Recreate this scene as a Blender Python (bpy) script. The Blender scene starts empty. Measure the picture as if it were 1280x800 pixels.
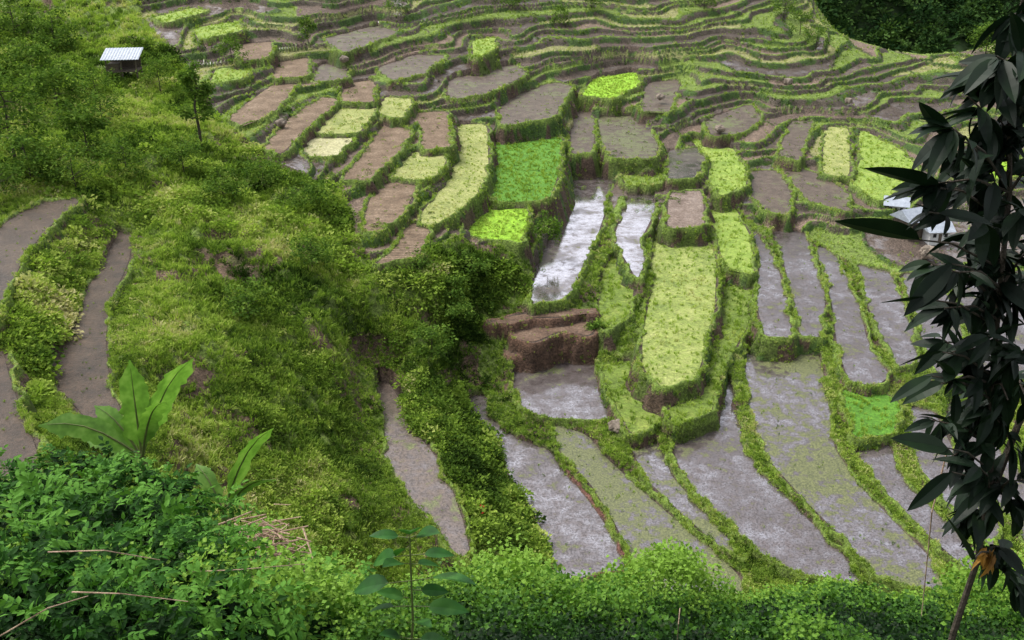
import bpy, math, random, time
import numpy as np
from mathutils import Vector, Matrix, Euler
T0=time.time()
rng=np.random.default_rng(7); random.seed(7)
F=1256.0; P=math.radians(25); C,S=math.cos(P),math.sin(P)
scn=bpy.context.scene
# ------------------------------------------------------------------ helpers
def ray(u,v):
    u=np.asarray(u,float); v=np.asarray(v,float)
    up=(400-v)/F
    return (u-640)/F, C+up*S, -S+up*C
def at_z(u,v,z):
    dx,dy,dz=ray(u,v); t=z/dz
    return dx*t,dy*t
def at_y(u,v,y):
    dx,dy,dz=ray(u,v); t=y/dy
    return np.array([dx*t,y,dz*t])
def proj(x,y,z):
    f=y*C-z*S; up=y*S+z*C
    f=np.maximum(f,.01)
    return 640+F*x/f, 400-F*up/f
def hsh(i,j,s=0):
    n=(i.astype(np.int64)*374761393+j.astype(np.int64)*668265263+s*1442695041)&0xffffffff
    n=((n^(n>>13))*1274126177)&0xffffffff
    n=n^(n>>16)
    return (n&0xffff)/65535.0
def vnoise(x,y,s=0):
    xi=np.floor(x);yi=np.floor(y);fx=x-xi;fy=y-yi
    fx=fx*fx*(3-2*fx);fy=fy*fy*(3-2*fy)
    a=hsh(xi,yi,s);b=hsh(xi+1,yi,s);c=hsh(xi,yi+1,s);d=hsh(xi+1,yi+1,s)
    return (a*(1-fx)+b*fx)*(1-fy)+(c*(1-fx)+d*fx)*fy
def fbm(x,y,s=0,o=4):
    r=0;a=.5;t=0
    for k in range(o):
        r=r+a*vnoise(x*2**k,y*2**k,s+k*17);t+=a;a*=.5
    return r/t
def sstep(a,b,x):
    t=np.clip((x-a)/(b-a),0,1);return t*t*(3-2*t)
def pip(px,py,poly):
    ins=np.zeros(px.shape,bool);n=len(poly)
    for i in range(n):
        x0,y0=poly[i];x1,y1=poly[(i+1)%n]
        if y0==y1: continue
        c=((y0>py)!=(y1>py))&(px<(x1-x0)*(py-y0)/(y1-y0)+x0)
        ins^=c
    return ins
def sdf(px,py,poly):
    d=np.full(px.shape,1e9);n=len(poly)
    for i in range(n):
        x0,y0=poly[i];x1,y1=poly[(i+1)%n]
        ex,ey=x1-x0,y1-y0;L=ex*ex+ey*ey+1e-9
        t=np.clip(((px-x0)*ex+(py-y0)*ey)/L,0,1)
        d=np.minimum(d,(px-x0-t*ex)**2+(py-y0-t*ey)**2)
    d=np.sqrt(d)
    return np.where(pip(px,py,poly),-d,d)
def chaikin(p,it=2,r=.2):
    p=np.array(p,float)
    for _ in range(it):
        q=np.roll(p,-1,axis=0)
        p=np.stack([p*(1-r)+q*r,p*r+q*(1-r)],1).reshape(-1,2)
    return p
# ------------------------------------------------------------------ materials
def newmat(name):
    m=bpy.data.materials.new(name);m.use_nodes=True
    nt=m.node_tree;nt.nodes.clear()
    return m,nt
def N(nt,t,**kw):
    n=nt.nodes.new(t)
    for k,v in kw.items(): setattr(n,k,v)
    return n
def ramp(nt,stops,interp='LINEAR'):
    r=nt.nodes.new('ShaderNodeValToRGB');cr=r.color_ramp;cr.interpolation=interp
    while len(cr.elements)>1: cr.elements.remove(cr.elements[0])
    cr.elements[0].position=stops[0][0];cr.elements[0].color=(*stops[0][1],1)
    for p,c in stops[1:]:
        e=cr.elements.new(p);e.color=(*c,1)
    return r
def g3(v): return (v,v,v)
def finish(nt,sh):
    o=nt.nodes.new('ShaderNodeOutputMaterial');nt.links.new(sh,o.inputs[0])
def noise(nt,scale,detail=4,rough=.6,vec=None,dist=0):
    n=N(nt,'ShaderNodeTexNoise');n.inputs['Scale'].default_value=scale;n.inputs['Detail'].default_value=detail
    n.inputs['Roughness'].default_value=rough;n.inputs['Distortion'].default_value=dist
    if vec is None:
        g=N(nt,'ShaderNodeNewGeometry');vec=g.outputs['Position']
    nt.links.new(vec,n.inputs['Vector']);return n
def mixc(nt,a,b,f,mode='MIX'):
    m=nt.nodes.new('ShaderNodeMix');m.data_type='RGBA';m.blend_type=mode
    for s,val in ((6,a),(7,b),(0,f)):
        if hasattr(val,'links'): nt.links.new(val,m.inputs[s])
        elif isinstance(val,(int,float)): m.inputs[s].default_value=val
        else: m.inputs[s].default_value=(*val,1)
    return m.outputs[2]
def leafmat(name,cols,mode='inst',rough=.5,trans=.3,spec=.3):
    m,nt=newmat(name);L=nt.links
    if mode=='inst':
        a=N(nt,'ShaderNodeAttribute',attribute_type='INSTANCER',attribute_name='tint');fac=a.outputs['Fac']
    else:
        n=noise(nt,1.3 if mode=='noise' else 4.0,2,.7);mr=N(nt,'ShaderNodeMapRange');mr.inputs[1].default_value=.3;mr.inputs[2].default_value=.7
        L.new(n.outputs['Fac'],mr.inputs[0]);fac=mr.outputs[0]
    r=ramp(nt,[(i/(len(cols)-1),c) for i,c in enumerate(cols)]);L.new(fac,r.inputs[0])
    col=r.outputs[0]
    d=N(nt,'ShaderNodeBsdfPrincipled') if spec>0 else N(nt,'ShaderNodeBsdfDiffuse')
    if spec>0:
        d.inputs['Roughness'].default_value=rough;d.inputs['Specular IOR Level'].default_value=spec;L.new(col,d.inputs['Base Color'])
    else: L.new(col,d.inputs[0])
    t=N(nt,'ShaderNodeBsdfTranslucent');L.new(mixc(nt,col,(1.0,1.12,.6),1.0,'MULTIPLY'),t.inputs[0])
    mx=N(nt,'ShaderNodeMixShader');mx.inputs[0].default_value=trans
    L.new(d.outputs[0],mx.inputs[1]);L.new(t.outputs[0],mx.inputs[2]);finish(nt,mx.outputs[0]);return m
def simplemat(name,c1,c2,scale=3,rough=.8,bump=.3,metal=0,spec=.4):
    m,nt=newmat(name);L=nt.links
    n=noise(nt,scale,5,.7);r=ramp(nt,[(.3,c1),(.7,c2)]);L.new(n.outputs['Fac'],r.inputs[0])
    p=N(nt,'ShaderNodeBsdfPrincipled');p.inputs['Roughness'].default_value=rough;p.inputs['Metallic'].default_value=metal
    p.inputs['Specular IOR Level'].default_value=spec
    L.new(r.outputs[0],p.inputs['Base Color'])
    b=N(nt,'ShaderNodeBump');b.inputs['Strength'].default_value=bump;b.inputs['Distance'].default_value=.1
    L.new(n.outputs['Fac'],b.inputs['Height']);L.new(b.outputs[0],p.inputs['Normal']);finish(nt,p.outputs[0]);return m

def terrain_mat():
    m,nt=newmat('terrain_soil_and_grass');L=nt.links
    a=N(nt,'ShaderNodeAttribute',attribute_name='Col')
    n=noise(nt,.9,6,.75);r=ramp(nt,[(.3,g3(.45)),(.5,g3(1.0)),(.7,g3(1.6))]);L.new(n.outputs['Fac'],r.inputs[0])
    n2=noise(nt,6,3,.75);r2=ramp(nt,[(.32,g3(.3)),(.68,g3(1.6))]);L.new(n2.outputs['Fac'],r2.inputs[0])
    c=mixc(nt,a.outputs['Color'],r.outputs[0],.8,'MULTIPLY');c=mixc(nt,c,r2.outputs[0],.95,'MULTIPLY')
    w=N(nt,'ShaderNodeAttribute',attribute_name='wet')
    p=N(nt,'ShaderNodeBsdfPrincipled');L.new(c,p.inputs['Base Color']);p.inputs['Specular IOR Level'].default_value=.3
    p.inputs['Roughness'].default_value=.85
    b=N(nt,'ShaderNodeBump');b.inputs['Strength'].default_value=.8;b.inputs['Distance'].default_value=.3
    L.new(n2.outputs['Fac'],b.inputs['Height']);L.new(b.outputs[0],p.inputs['Normal'])
    g=N(nt,'ShaderNodeBsdfGlossy');g.inputs['Roughness'].default_value=.2;g.inputs['Color'].default_value=(.8,.8,.85,1)
    r3=ramp(nt,[(.44,g3(0)),(.62,g3(.35))]);L.new(n.outputs['Fac'],r3.inputs[0])
    ge=N(nt,'ShaderNodeNewGeometry');sx=N(nt,'ShaderNodeSeparateXYZ');L.new(ge.outputs['Normal'],sx.inputs[0])
    gt=N(nt,'ShaderNodeMath',operation='GREATER_THAN');gt.inputs[1].default_value=.93;L.new(sx.outputs[2],gt.inputs[0])
    mm=N(nt,'ShaderNodeMath',operation='MULTIPLY');L.new(w.outputs['Fac'],mm.inputs[0]);L.new(r3.outputs[0],mm.inputs[1])
    m3=N(nt,'ShaderNodeMath',operation='MULTIPLY');L.new(mm.outputs[0],m3.inputs[0]);L.new(gt.outputs[0],m3.inputs[1])
    mx=N(nt,'ShaderNodeMixShader');L.new(m3.outputs[0],mx.inputs[0]);L.new(p.outputs[0],mx.inputs[1]);L.new(g.outputs[0],mx.inputs[2])
    finish(nt,mx.outputs[0]);return m
def water_mat(name,weed=.0,gloss=.42,mudc=(.05,.035,.03),c2=(.10,.08,.082),calm=0,speck=.22):
    m,nt=newmat(name);L=nt.links
    n=noise(nt,.28,4,.65);n2=noise(nt,1.3,6,.72);n3=noise(nt,8,3,.75)
    r=ramp(nt,[(.38,mudc),(.62,c2)]);L.new(n2.outputs['Fac'],r.inputs[0])
    sp=ramp(nt,[(.49+calm*.08,g3(1)),(.57+calm*.08,g3(speck))]);L.new(n3.outputs['Fac'],sp.inputs[0])
    c=mixc(nt,r.outputs[0],sp.outputs[0],.7,'MULTIPLY')
    add=N(nt,'ShaderNodeMath',operation='ADD');L.new(n.outputs['Fac'],add.inputs[0])
    ml=N(nt,'ShaderNodeMath',operation='MULTIPLY');ml.inputs[1].default_value=1.2;L.new(n2.outputs['Fac'],ml.inputs[0]);L.new(ml.outputs[0],add.inputs[1])
    t0=1.36-weed*.32
    mr=N(nt,'ShaderNodeMapRange');mr.inputs[1].default_value=t0;mr.inputs[2].default_value=t0+.1;L.new(add.outputs[0],mr.inputs[0])
    wr=mr.outputs[0]
    wc=ramp(nt,[(.35,(.04,.05,.02)),(.65,(.17,.18,.07))]);L.new(n3.outputs['Fac'],wc.inputs[0])
    c=mixc(nt,c,wc.outputs[0],wr)
    p=N(nt,'ShaderNodeBsdfPrincipled');L.new(c,p.inputs['Base Color']);p.inputs['Roughness'].default_value=.5
    b=N(nt,'ShaderNodeBump');b.inputs['Strength'].default_value=.5;b.inputs['Distance'].default_value=.1
    L.new(n3.outputs['Fac'],b.inputs['Height']);L.new(b.outputs[0],p.inputs['Normal'])
    g=N(nt,'ShaderNodeBsdfGlossy');g.inputs['Roughness'].default_value=.08;g.inputs['Color'].default_value=(.93,.9,.96,1)
    b2=N(nt,'ShaderNodeBump');b2.inputs['Strength'].default_value=.10;b2.inputs['Distance'].default_value=.05
    L.new(n2.outputs['Fac'],b2.inputs['Height']);L.new(b2.outputs[0],g.inputs['Normal'])
    gm=ramp(nt,[(.35,g3(min(1,gloss*1.3))),(.5+calm*.05,g3(gloss*(.6+.3*calm))),(.62+calm*.04,g3(gloss*.1))]);L.new(n2.outputs['Fac'],gm.inputs[0])
    big=ramp(nt,[(.4+calm*.08,g3(1)),(.6,g3(.3))]);L.new(n.outputs['Fac'],big.inputs[0])
    gg=mixc(nt,gm.outputs[0],big.outputs[0],1,'MULTIPLY')
    gg=mixc(nt,gg,sp.outputs[0],.85-.4*calm,'MULTIPLY')
    gg=mixc(nt,gg,(0,0,0),wr)
    mx=N(nt,'ShaderNodeMixShader');L.new(gg,mx.inputs[0]);L.new(p.outputs[0],mx.inputs[1]);L.new(g.outputs[0],mx.inputs[2])
    finish(nt,mx.outputs[0]);return m
def field_mat(name,c1,c2,c3,rows=0,spec=.3,rough=.8):
    m,nt=newmat(name);L=nt.links
    n=noise(nt,.6,6,.7);n2=noise(nt,5,5,.78)
    r=ramp(nt,[(.3,c1),(.5,c2),(.7,c3)]);L.new(n.outputs['Fac'],r.inputs[0])
    r2=ramp(nt,[(.3,g3(.4)),(.7,g3(1.5))]);L.new(n2.outputs['Fac'],r2.inputs[0])
    c=mixc(nt,r.outputs[0],r2.outputs[0],1,'MULTIPLY');h=n2.outputs['Fac']
    if rows:
        g=N(nt,'ShaderNodeNewGeometry');w=N(nt,'ShaderNodeTexWave',bands_direction='Y');w.inputs['Scale'].default_value=rows
        w.inputs['Distortion'].default_value=2.0;w.inputs['Detail'].default_value=3
        L.new(g.outputs['Position'],w.inputs['Vector'])
        rr=ramp(nt,[(.2,g3(.5)),(.6,g3(1.15))]);L.new(w.outputs['Fac'],rr.inputs[0])
        c=mixc(nt,c,rr.outputs[0],.8,'MULTIPLY')
    p=N(nt,'ShaderNodeBsdfPrincipled');L.new(c,p.inputs['Base Color']);p.inputs['Roughness'].default_value=rough
    p.inputs['Specular IOR Level'].default_value=spec
    b=N(nt,'ShaderNodeBump');b.inputs['Strength'].default_value=.8;b.inputs['Distance'].default_value=.2
    L.new(h,b.inputs['Height']);L.new(b.outputs[0],p.inputs['Normal']);finish(nt,p.outputs[0]);return m
# ------------------------------------------------------------------ base relief
VS=[-100,0,100,200,300,400,450,500,600,700,800]
TAB={-300:[-7.5,-15.5,-19,-20.5,-21.5,-22,-22.3,-22.5,-23,-23.4,-24],
 -150:[-8,-16,-19.8,-21,-21.8,-22.3,-22.6,-22.8,-23.2,-23.6,-24],
 0:[-8.5,-16.4,-20.2,-21.6,-22.5,-23.2,-23.5,-23.8,-24.3,-24.7,-25],
 160:[-9,-16.8,-20.8,-22.5,-23.8,-25,-25.6,-26.2,-27,-27.5,-28],
 320:[-9.4,-17.3,-21.9,-24,-25.6,-27.2,-28,-28.8,-30.3,-31.3,-32],
 480:[-9.8,-18.2,-23.2,-25.6,-27.1,-28.9,-30.3,-31.7,-33.6,-34.6,-35],
 640:[-10,-19.2,-24.8,-27.6,-29.0,-32.6,-34.5,-35,-35.3,-35.6,-36],
 800:[-10.2,-20,-26.2,-29.6,-31.5,-32.6,-33.6,-34.3,-35,-35.4,-36],
 960:[-11.5,-21,-27.6,-31,-33,-33.8,-34.1,-34.3,-34.7,-35.2,-36],
 1120:[None,None,-28.6,-31.8,-33.6,-34.3,-34.6,-34.8,-35.1,-35.5,-36],
 1280:[None,None,-29,-32.3,-34,-34.7,-35,-35.2,-35.5,-35.9,-36.3],
 1430:[None,None,-29,-32.4,-34.2,-35,-35.2,-35.4,-35.7,-36.1,-36.5]}
cp=[]
for u,row in TAB.items():
    for v,z in zip(VS,row):
        if z is not None:
            x,y=at_z(u,v,z);cp.append((float(x),float(y),z))
for (u,v,z) in [(1120,66,-26.9),(1050,52,-25.2),(1200,70,-27.3),(1300,40,-24.8)]:
    x,y=at_z(u,v,z);cp.append((float(x),float(y),z))
for a in (.37,.45,.53,.62):
    cp+=[(a*166,166,-31.5),(a*178,178,-36),(a*195,195,-40),(a*215,215,-43)]
cp+=[(.33*172,172,-29),(.3*200,200,-30),(60,270,-30),(0,280,12),(-100,280,14),(-200,280,16),(0,400,20),(150,400,0),(-200,400,25),(220,260,-34)]
cp=np.array(cp);SC=60.0
def K(r2):
    return .5*r2*np.log(r2+1e-9)
A=cp[:,:2]/SC;n=len(A)
D=((A[:,None]-A[None])**2).sum(-1)
M=np.zeros((n+3,n+3));M[:n,:n]=K(D)+np.eye(n)*5e-4;M[:n,n]=1;M[:n,n+1:]=A;M[n,:n]=1;M[n+1:,:n]=A.T
W=np.linalg.solve(M,np.concatenate([cp[:,2],[0,0,0]]))
def H0(x,y):
    x=np.asarray(x,float)/SC;y=np.asarray(y,float)/SC
    r=W[n]+W[n+1]*x+W[n+2]*y
    for i in range(n):
        r=r+W[i]*K((x-A[i,0])**2+(y-A[i,1])**2)
    return r
def Hf(x,y):
    x=np.asarray(x,float);y=np.asarray(y,float)
    k=.905-.16*sstep(1.5,7.5,-x)
    return -k*y-.0105*(y-14)**2+ .9*(fbm(x/3.+5,y/3.,91,3)-.5)*sstep(1,6,y)
def hit(u,v,fun,y0=2,y1=330):
    ys=np.geomspace(y0,y1,900);dx,dy,dz=ray(u,v)
    t=ys/dy;X=dx*t;Z=dz*t;H=fun(X,ys)
    w=np.where(Z<H)[0]
    i=w[0] if len(w) else len(ys)-1
    return float(X[i]),float(ys[i]),float(H[i])
# ------------------------------------------------------------------ fan grid
NA=1120
aa=np.linspace(-.72,.72,NA)
ys=26*np.exp(np.arange(0,1340)*.0019);NY=len(ys)
ca=np.linspace(-.72,.72,100);cy=26*np.exp(np.linspace(0,1339*.0019,160))
CH=H0(ca[None,:]*cy[:,None],np.repeat(cy[:,None],100,1))
tmp=np.stack([np.interp(aa,ca,CH[i]) for i in range(len(cy))])
lc=np.log(cy);ly=np.log(ys)
ii=np.clip(np.searchsorted(lc,ly)-1,0,len(cy)-2);tt=((ly-lc[ii])/(lc[ii+1]-lc[ii]))[:,None]
B=tmp[ii]*(1-tt)+tmp[ii+1]*tt
Yg=np.repeat(ys[:,None],NA,1);Xg=aa[None,:]*Yg
U,V=proj(Xg,Yg,B)
print('base',time.time()-T0)
# ------------------------------------------------------------------ traced paddies
PD=[
('water',[(590,495),(612,495),(606,518),(645,548),(685,562),(708,592),(740,632),(765,670),(788,708),(745,722),(690,725),(685,695),(662,640),(640,600),(610,545),(578,512)],-35.5,'red'),
('mudw',[(470,475),(485,478),(500,500),(520,540),(545,572),(565,612),(580,655),(592,715),(570,700),(540,655),(500,610),(480,580),(478,530)],-33.6,'g'),
('water',[(640,456),(738,440),(752,480),(768,527),(690,523),(656,516),(640,480)],-34.9,'g'),
('weedy',[(690,528),(735,545),(760,575),(800,612),(850,655),(895,690),(925,722),(930,745),(800,735),(772,660),(738,605),(700,566)],-35.3,'g'),
('weedw',[(785,553),(822,550),(840,597),(890,650),(936,705),(908,692),(855,645),(808,600)],-35.1,'g'),
('water',[(838,542),(880,537),(893,500),(905,462),(916,480),(925,540),(945,585),(995,635),(1055,695),(1078,732),(1000,720),(955,697),(908,652),(862,608),(845,575)],-34.9,'g'),
('weedw',[(935,432),(985,430),(1022,437),(1037,500),(1042,560),(1075,608),(1115,650),(1165,700),(1192,742),(1140,738),(1095,722),(1065,685),(1005,625),(960,575),(940,530),(930,470)],-34.7,'g'),
('water',[(1068,553),(1110,555),(1125,590),(1170,640),(1228,702),(1215,718),(1172,680),(1122,634),(1085,595)],-35.0,'g'),
('water',[(1133,505),(1168,515),(1200,580),(1252,655),(1240,690),(1180,630),(1145,580)],-35.3,'g'),
('water',[(1180,505),(1215,510),(1255,570),(1330,650),(1330,730),(1268,660),(1212,580)],-35.5,'g'),
('water',[(1100,752),(1160,755),(1210,790),(1120,810),(1090,775)],-35.9,'g'),
('water',[(922,272),(942,288),(968,320),(985,380),(990,422),(957,424),(945,380),(950,330),(935,300)],-33.2,'g'),
('water',[(962,284),(1005,290),(1018,325),(1032,372),(1026,422),(1000,420),(990,370),(978,322)],-33.5,'g'),
('water',[(1018,305),(1045,318),(1070,368),(1085,430),(1112,470),(1095,484),(1060,476),(1046,430),(1040,380),(1027,335)],-33.8,'g'),
('water',[(1070,330),(1112,340),(1138,400),(1152,452),(1122,462),(1096,410),(1080,370)],-34.1,'g'),
('rice',[(1050,487),(1100,490),(1128,502),(1122,542),(1066,548)],-34.4,'g'),
('water',[(1125,342),(1170,345),(1200,400),(1212,470),(1172,482),(1152,420)],-34.3,'g'),
('water',[(1182,335),(1300,340),(1300,470),(1228,470),(1200,390)],-34.6,'g'),
('bright_water',[(715,200),(766,197),(763,240),(755,270),(745,300),(725,340),(712,376),(662,381),(668,332),(690,296),(706,250)],-31.5,'g'),
('bright_water',[(785,236),(825,235),(816,270),(802,298),(806,330),(796,350),(780,322),(766,303),(776,270)],-31.7,'g'),
('bright_water',[(835,188),(870,185),(883,200),(872,222),(834,226)],-30.4,'g'),
('dryw',[(836,241),(878,238),(881,284),(834,286)],-31.2,'g'),
('rice',[(613,170),(704,170),(700,212),(686,252),(613,254)],-28.4,'g'),
('lrice',[(603,257),(662,256),(655,308),(572,294)],-28.9,'g'),
('pale',[(570,156),(609,154),(611,220),(592,250),(542,284),(518,278),(560,225),(568,190)],-27.2,'g'),
('dry',[(476,225),(524,229),(503,270),(472,294),(453,290),(460,255)],-26.5,'g'),
('dry',[(510,277),(538,287),(526,324),(470,331),(496,304)],-27.3,'g'),
('pale',[(513,190),(562,188),(552,216),(527,227),(484,223)],-26.2,'g'),
('dry',[(508,142),(561,139),(564,185),(527,187),(525,162)],-25.6,'g'),
('dry',[(483,153),(517,164),(497,194),(460,228),(426,226),(455,190)],-25.4,'g'),
('pale',[(418,134),(474,133),(449,167),(392,168)],-24.4,'g'),
('cream',[(388,171),(444,171),(419,199),(376,195)],-24.7,'g'),
('pale',[(480,121),(519,124),(504,150),(470,141)],-24.6,'g'),
('dry',[(400,121),(427,125),(384,160),(352,193),(328,186),(356,152)],-23.8,'g'),
('dry',[(342,105),(376,103),(337,146),(300,159),(284,148)],-23.0,'g'),
('dry',[(345,78),(387,72),(384,97),(336,99)],-22.4,'g'),
('dry',[(300,55),(345,52),(335,74),(298,80)],None,'g'),
('mudw',[(398,80),(440,78),(432,100),(392,104)],-22.9,'g'),
('dry',[(432,104),(470,100),(468,128),(424,128)],-23.8,'g'),
('pale2',[(810,291),(885,290),(896,330),(892,400),(878,450),(868,478),(828,485),(803,460),(803,420),(815,360)],-32.7,'g'),
('grass',[(765,310),(796,333),(791,370),(786,400),(756,416),(748,382),(753,340)],-32.6,'g'),
('lgrass',[(884,257),(918,258),(940,300),(943,345),(906,336),(896,300)],-32.6,'g'),
('grass',[(903,343),(944,352),(942,395),(922,430),(905,455),(888,520),(840,532),(836,510),(880,490),(898,420)],-33.8,'g'),
('grass',[(748,455),(800,450),(806,470),(822,495),(828,530),(790,545),(765,500)],-34.3,'g'),
('grass',[(768,204),(830,204),(827,232),(783,232)],-30.8,'g'),
('mudw',[(712,130),(743,128),(742,192),(714,194)],-29.0,'g'),
('earth',[(636,408),(660,402),(690,404),(738,393),(748,410),(735,420),(700,414),(668,428),(640,424)],-32.8,'brown'),
('earth',[(610,404),(638,396),(672,390),(700,388),(742,386),(744,391),(706,396),(668,397),(636,406)],-32.2,'brown'),
('earth',[(625,436),(655,434),(700,424),(746,424),(744,430),(700,433),(660,443),(634,445)],-33.8,'brown'),
('weedmud',[(746,146),(800,145),(823,180),(818,201),(762,198),(744,170)],-29.3,'g'),
('lrice',[(742,98),(795,90),(802,105),(768,124),(725,120)],-27.3,'g'),
('mudw',[(808,104),(852,99),(838,142),(798,141)],-28.0,'g'),
('mudw',[(880,150),(938,130),(952,148),(932,166),(890,171)],-29.8,'g'),
('mudw',[(930,213),(975,214),(991,248),(986,271),(950,263),(936,240)],-32.0,'g'),
('lgrass',[(862,173),(915,184),(936,214),(931,236),(900,247),(886,228),(884,200)],-31.1,'g'),
('mudw',[(968,205),(1020,214),(1062,243),(1062,266),(1010,252)],-32.0,'g'),
('pale',[(1030,158),(1062,160),(1062,222),(1028,218)],-31.4,'g'),
('lgrass',[(1072,160),(1130,188),(1150,215),(1100,255),(1062,230),(1076,200)],-31.8,'g'),
('mudw',[(988,152),(1018,150),(1000,202),(972,194)],-30.9,'g'),
('lrice',[(1185,200),(1260,185),(1290,215),(1215,232),(1190,222)],None,'g'),
('lgrass',[(270,86),(322,82),(300,100),(262,106)],None,'g'),
('lgrass',[(240,36),(300,25),(305,38),(250,52)],None,'g'),
('lgrass',[(190,22),(240,10),(262,14),(205,30)],None,'g'),
('mudw',[(470,86),(520,68),(560,70),(528,94),(490,102)],None,'g'),
('mudw',[(560,100),(640,80),(660,92),(610,118),(560,126)],None,'g'),
('mudw',[(625,128),(690,102),(718,108),(690,150),(625,158)],None,'g'),
('lgrass',[(590,50),(620,46),(618,64),(592,74)],None,'g'),
('mudw',[(400,50),(470,32),(500,40),(430,68)],None,'g'),
('lrice',[(1085,62),(1190,56),(1225,60),(1160,70),(1088,70)],None,'g'),
('mudp',[(-60,305),(0,284),(50,253),(107,246),(60,285),(30,322),(12,362),(-2,400),(-60,430)],-22.4,'g'),
('mudp',[(145,290),(169,293),(160,330),(141,372),(132,420),(136,470),(155,525),(118,535),(78,490),(58,455),(80,420),(105,372),(126,330)],-24.9,'g'),
('mudp',[(-40,440),(0,425),(14,480),(45,560),(60,620),(0,640),(-40,600)],-23.4,'g'),
]
polys=[];geo=[]
ws=np.zeros_like(B);wz=np.zeros_like(B)
for k,(kind,pl,zc,bs) in enumerate(PD):
    pp=chaikin(pl,2,.11)
    if zc is None:
        q_=np.array(pl);cx=q_[:,0].mean();cy_=q_[:,1].mean()*.5+q_[:,1].max()*.5
        zc=hit(cx,cy_,H0,26,330)[2]
    wx,wy=at_z(pp[:,0],pp[:,1],zc)
    wp=np.stack([wx,wy],1);polys.append((kind,wp,zc,k))
    mg=5.5
    i0=max(np.searchsorted(ys,wy.min()-mg)-1,0);i1=min(np.searchsorted(ys,wy.max()+mg)+1,NY)
    sa=min((wx.min()-mg)/max(wy.min()-mg,10),(wx.min()-mg)/(wy.max()+mg))
    sb=max((wx.max()+mg)/max(wy.min()-mg,10),(wx.max()+mg)/(wy.max()+mg))
    j0=max(np.searchsorted(aa,sa)-1,0);j1=min(np.searchsorted(aa,sb)+1,NA)
    if i1<=i0 or j1<=j0: geo.append(None);continue
    sl=(slice(i0,i1),slice(j0,j1))
    d=sdf(Xg[sl],Yg[sl],wp);geo.append((sl,d))
    ww=np.exp(-(np.maximum(d,0)/1.7)**2)*(d<mg);ws[sl]+=ww;wz[sl]+=ww*(zc-.1)
Bb=(B*.35+wz)/(.35+ws)
print('weights',time.time()-T0)
# ---- colours
grass=np.array((.14,.20,.038));gdark=np.array((.042,.078,.016));gbright=np.array((.20,.30,.05))
earth=np.array((.15,.10,.07));mud=np.array((.10,.074,.058));pale=np.array((.34,.34,.14));stone=np.array((.17,.14,.105))
nz1=fbm(Xg/9,Yg/9,3,5);nz2=fbm(Xg/1.6,Yg/1.6,8,3);nz3=fbm(Xg/2.8,Yg/2.8,12,3)
col=grass[None,None,:]*(0.4+1.0*nz1[...,None])
col=col*(1-.6*sstep(.45,.62,nz2)[...,None])+gdark*(.6*sstep(.45,.62,nz2)[...,None])
br=sstep(.6,.72,fbm(Xg/3,Yg/3,14,3))[...,None];col=col*(1-br)+earth*.9*br
wet=np.zeros_like(B)
veg=(.5+.9*sstep(.35,.6,nz2))*(1-.6*br[...,0])
lump=((fbm(Xg/6,Yg/6,21,4)-.5)*2.6+(fbm(Xg/1.3,Yg/1.3,22,2)-.5)*.8)/(1+1.5*ws)
# ---- contour terraces of the amphitheatre
ZONE=[(170,-400),(175,20),(235,90),(280,150),(335,198),(425,232),(445,290),(470,330),(535,325),(572,298),(655,312),(668,330),(700,300),(712,220),(765,235),(775,300),(830,290),(925,262),(960,280),(1010,290),(1060,320),(1120,338),(1190,335),(1700,345),(1700,-400)]
zone=pip(U,V,ZONE)
st=.62
warp=((fbm(Xg/20,Yg/20,31,3)-.5)*4.0+(fbm(Xg/6,Yg/6,32,2)-.5)*.8)/(1+2*ws)
Lv=(Bb+warp)/st+100
Lv=Lv+.30*np.sin(Lv*1.9+1.3*np.sin(Lv*.37))
fl=np.floor(Lv);fr=Lv-fl
lh=hsh(fl,fl*0,5);lh2=hsh(fl,fl*0,6)
al=(Xg*.95+Yg*.3+(fbm(Xg/8,Yg/8,41,2)-.5)*9+40*lh)/(8+10*lh2)
cell=np.floor(al);ce=np.abs(al-np.round(al))*(8+10*lh2)
kh=hsh(fl,cell,9)
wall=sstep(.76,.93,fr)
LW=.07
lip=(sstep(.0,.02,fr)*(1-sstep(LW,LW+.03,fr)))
cross=(ce<.2)
zt=(Bb+warp)+((fl+.5+(wall-.5))-Lv)*st*.88+.18*lip
zt=np.where(cross&(wall<.5),zt+.2,zt)-warp*.95
Z=np.where(zone,zt,Bb+lump)
pal=[mud,mud*1.2,grass*1.1,mud*1.4,pale*.75,mud*.85,np.array((.2,.145,.11)),mud*1.0]
ki=np.minimum((kh*8).astype(int),7)
gfar=sstep(800,880,U)*sstep(120,70,V)*.65+sstep(420,330,U)*sstep(60,20,V)*.6
ki=np.where(hsh(fl,cell,19)<gfar,np.where(kh<.6,2,4),ki)
tc=np.array(pal)[ki]
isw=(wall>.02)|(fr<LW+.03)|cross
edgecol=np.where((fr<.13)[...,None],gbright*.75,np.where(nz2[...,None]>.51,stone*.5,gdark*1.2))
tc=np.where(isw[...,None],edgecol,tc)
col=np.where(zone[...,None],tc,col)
wet=np.where(zone&~isw&((ki==0)|(ki==1)|(ki==5)|(ki==7)),.8,wet)
pz_=.4+1.0*sstep(.4,.6,fbm(Xg/5,Yg/5,96,3))
veg=np.where(zone,np.where(isw,.95*pz_,np.where((ki==2)|(ki==4),.5,.07*pz_)),veg)
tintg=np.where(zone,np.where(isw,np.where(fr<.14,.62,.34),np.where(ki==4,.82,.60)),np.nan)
base=Z.copy()
ins=np.full(B.shape,-1e9);cand=np.full(B.shape,-1e9);cstyle=np.zeros(B.shape,np.int8)
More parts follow.
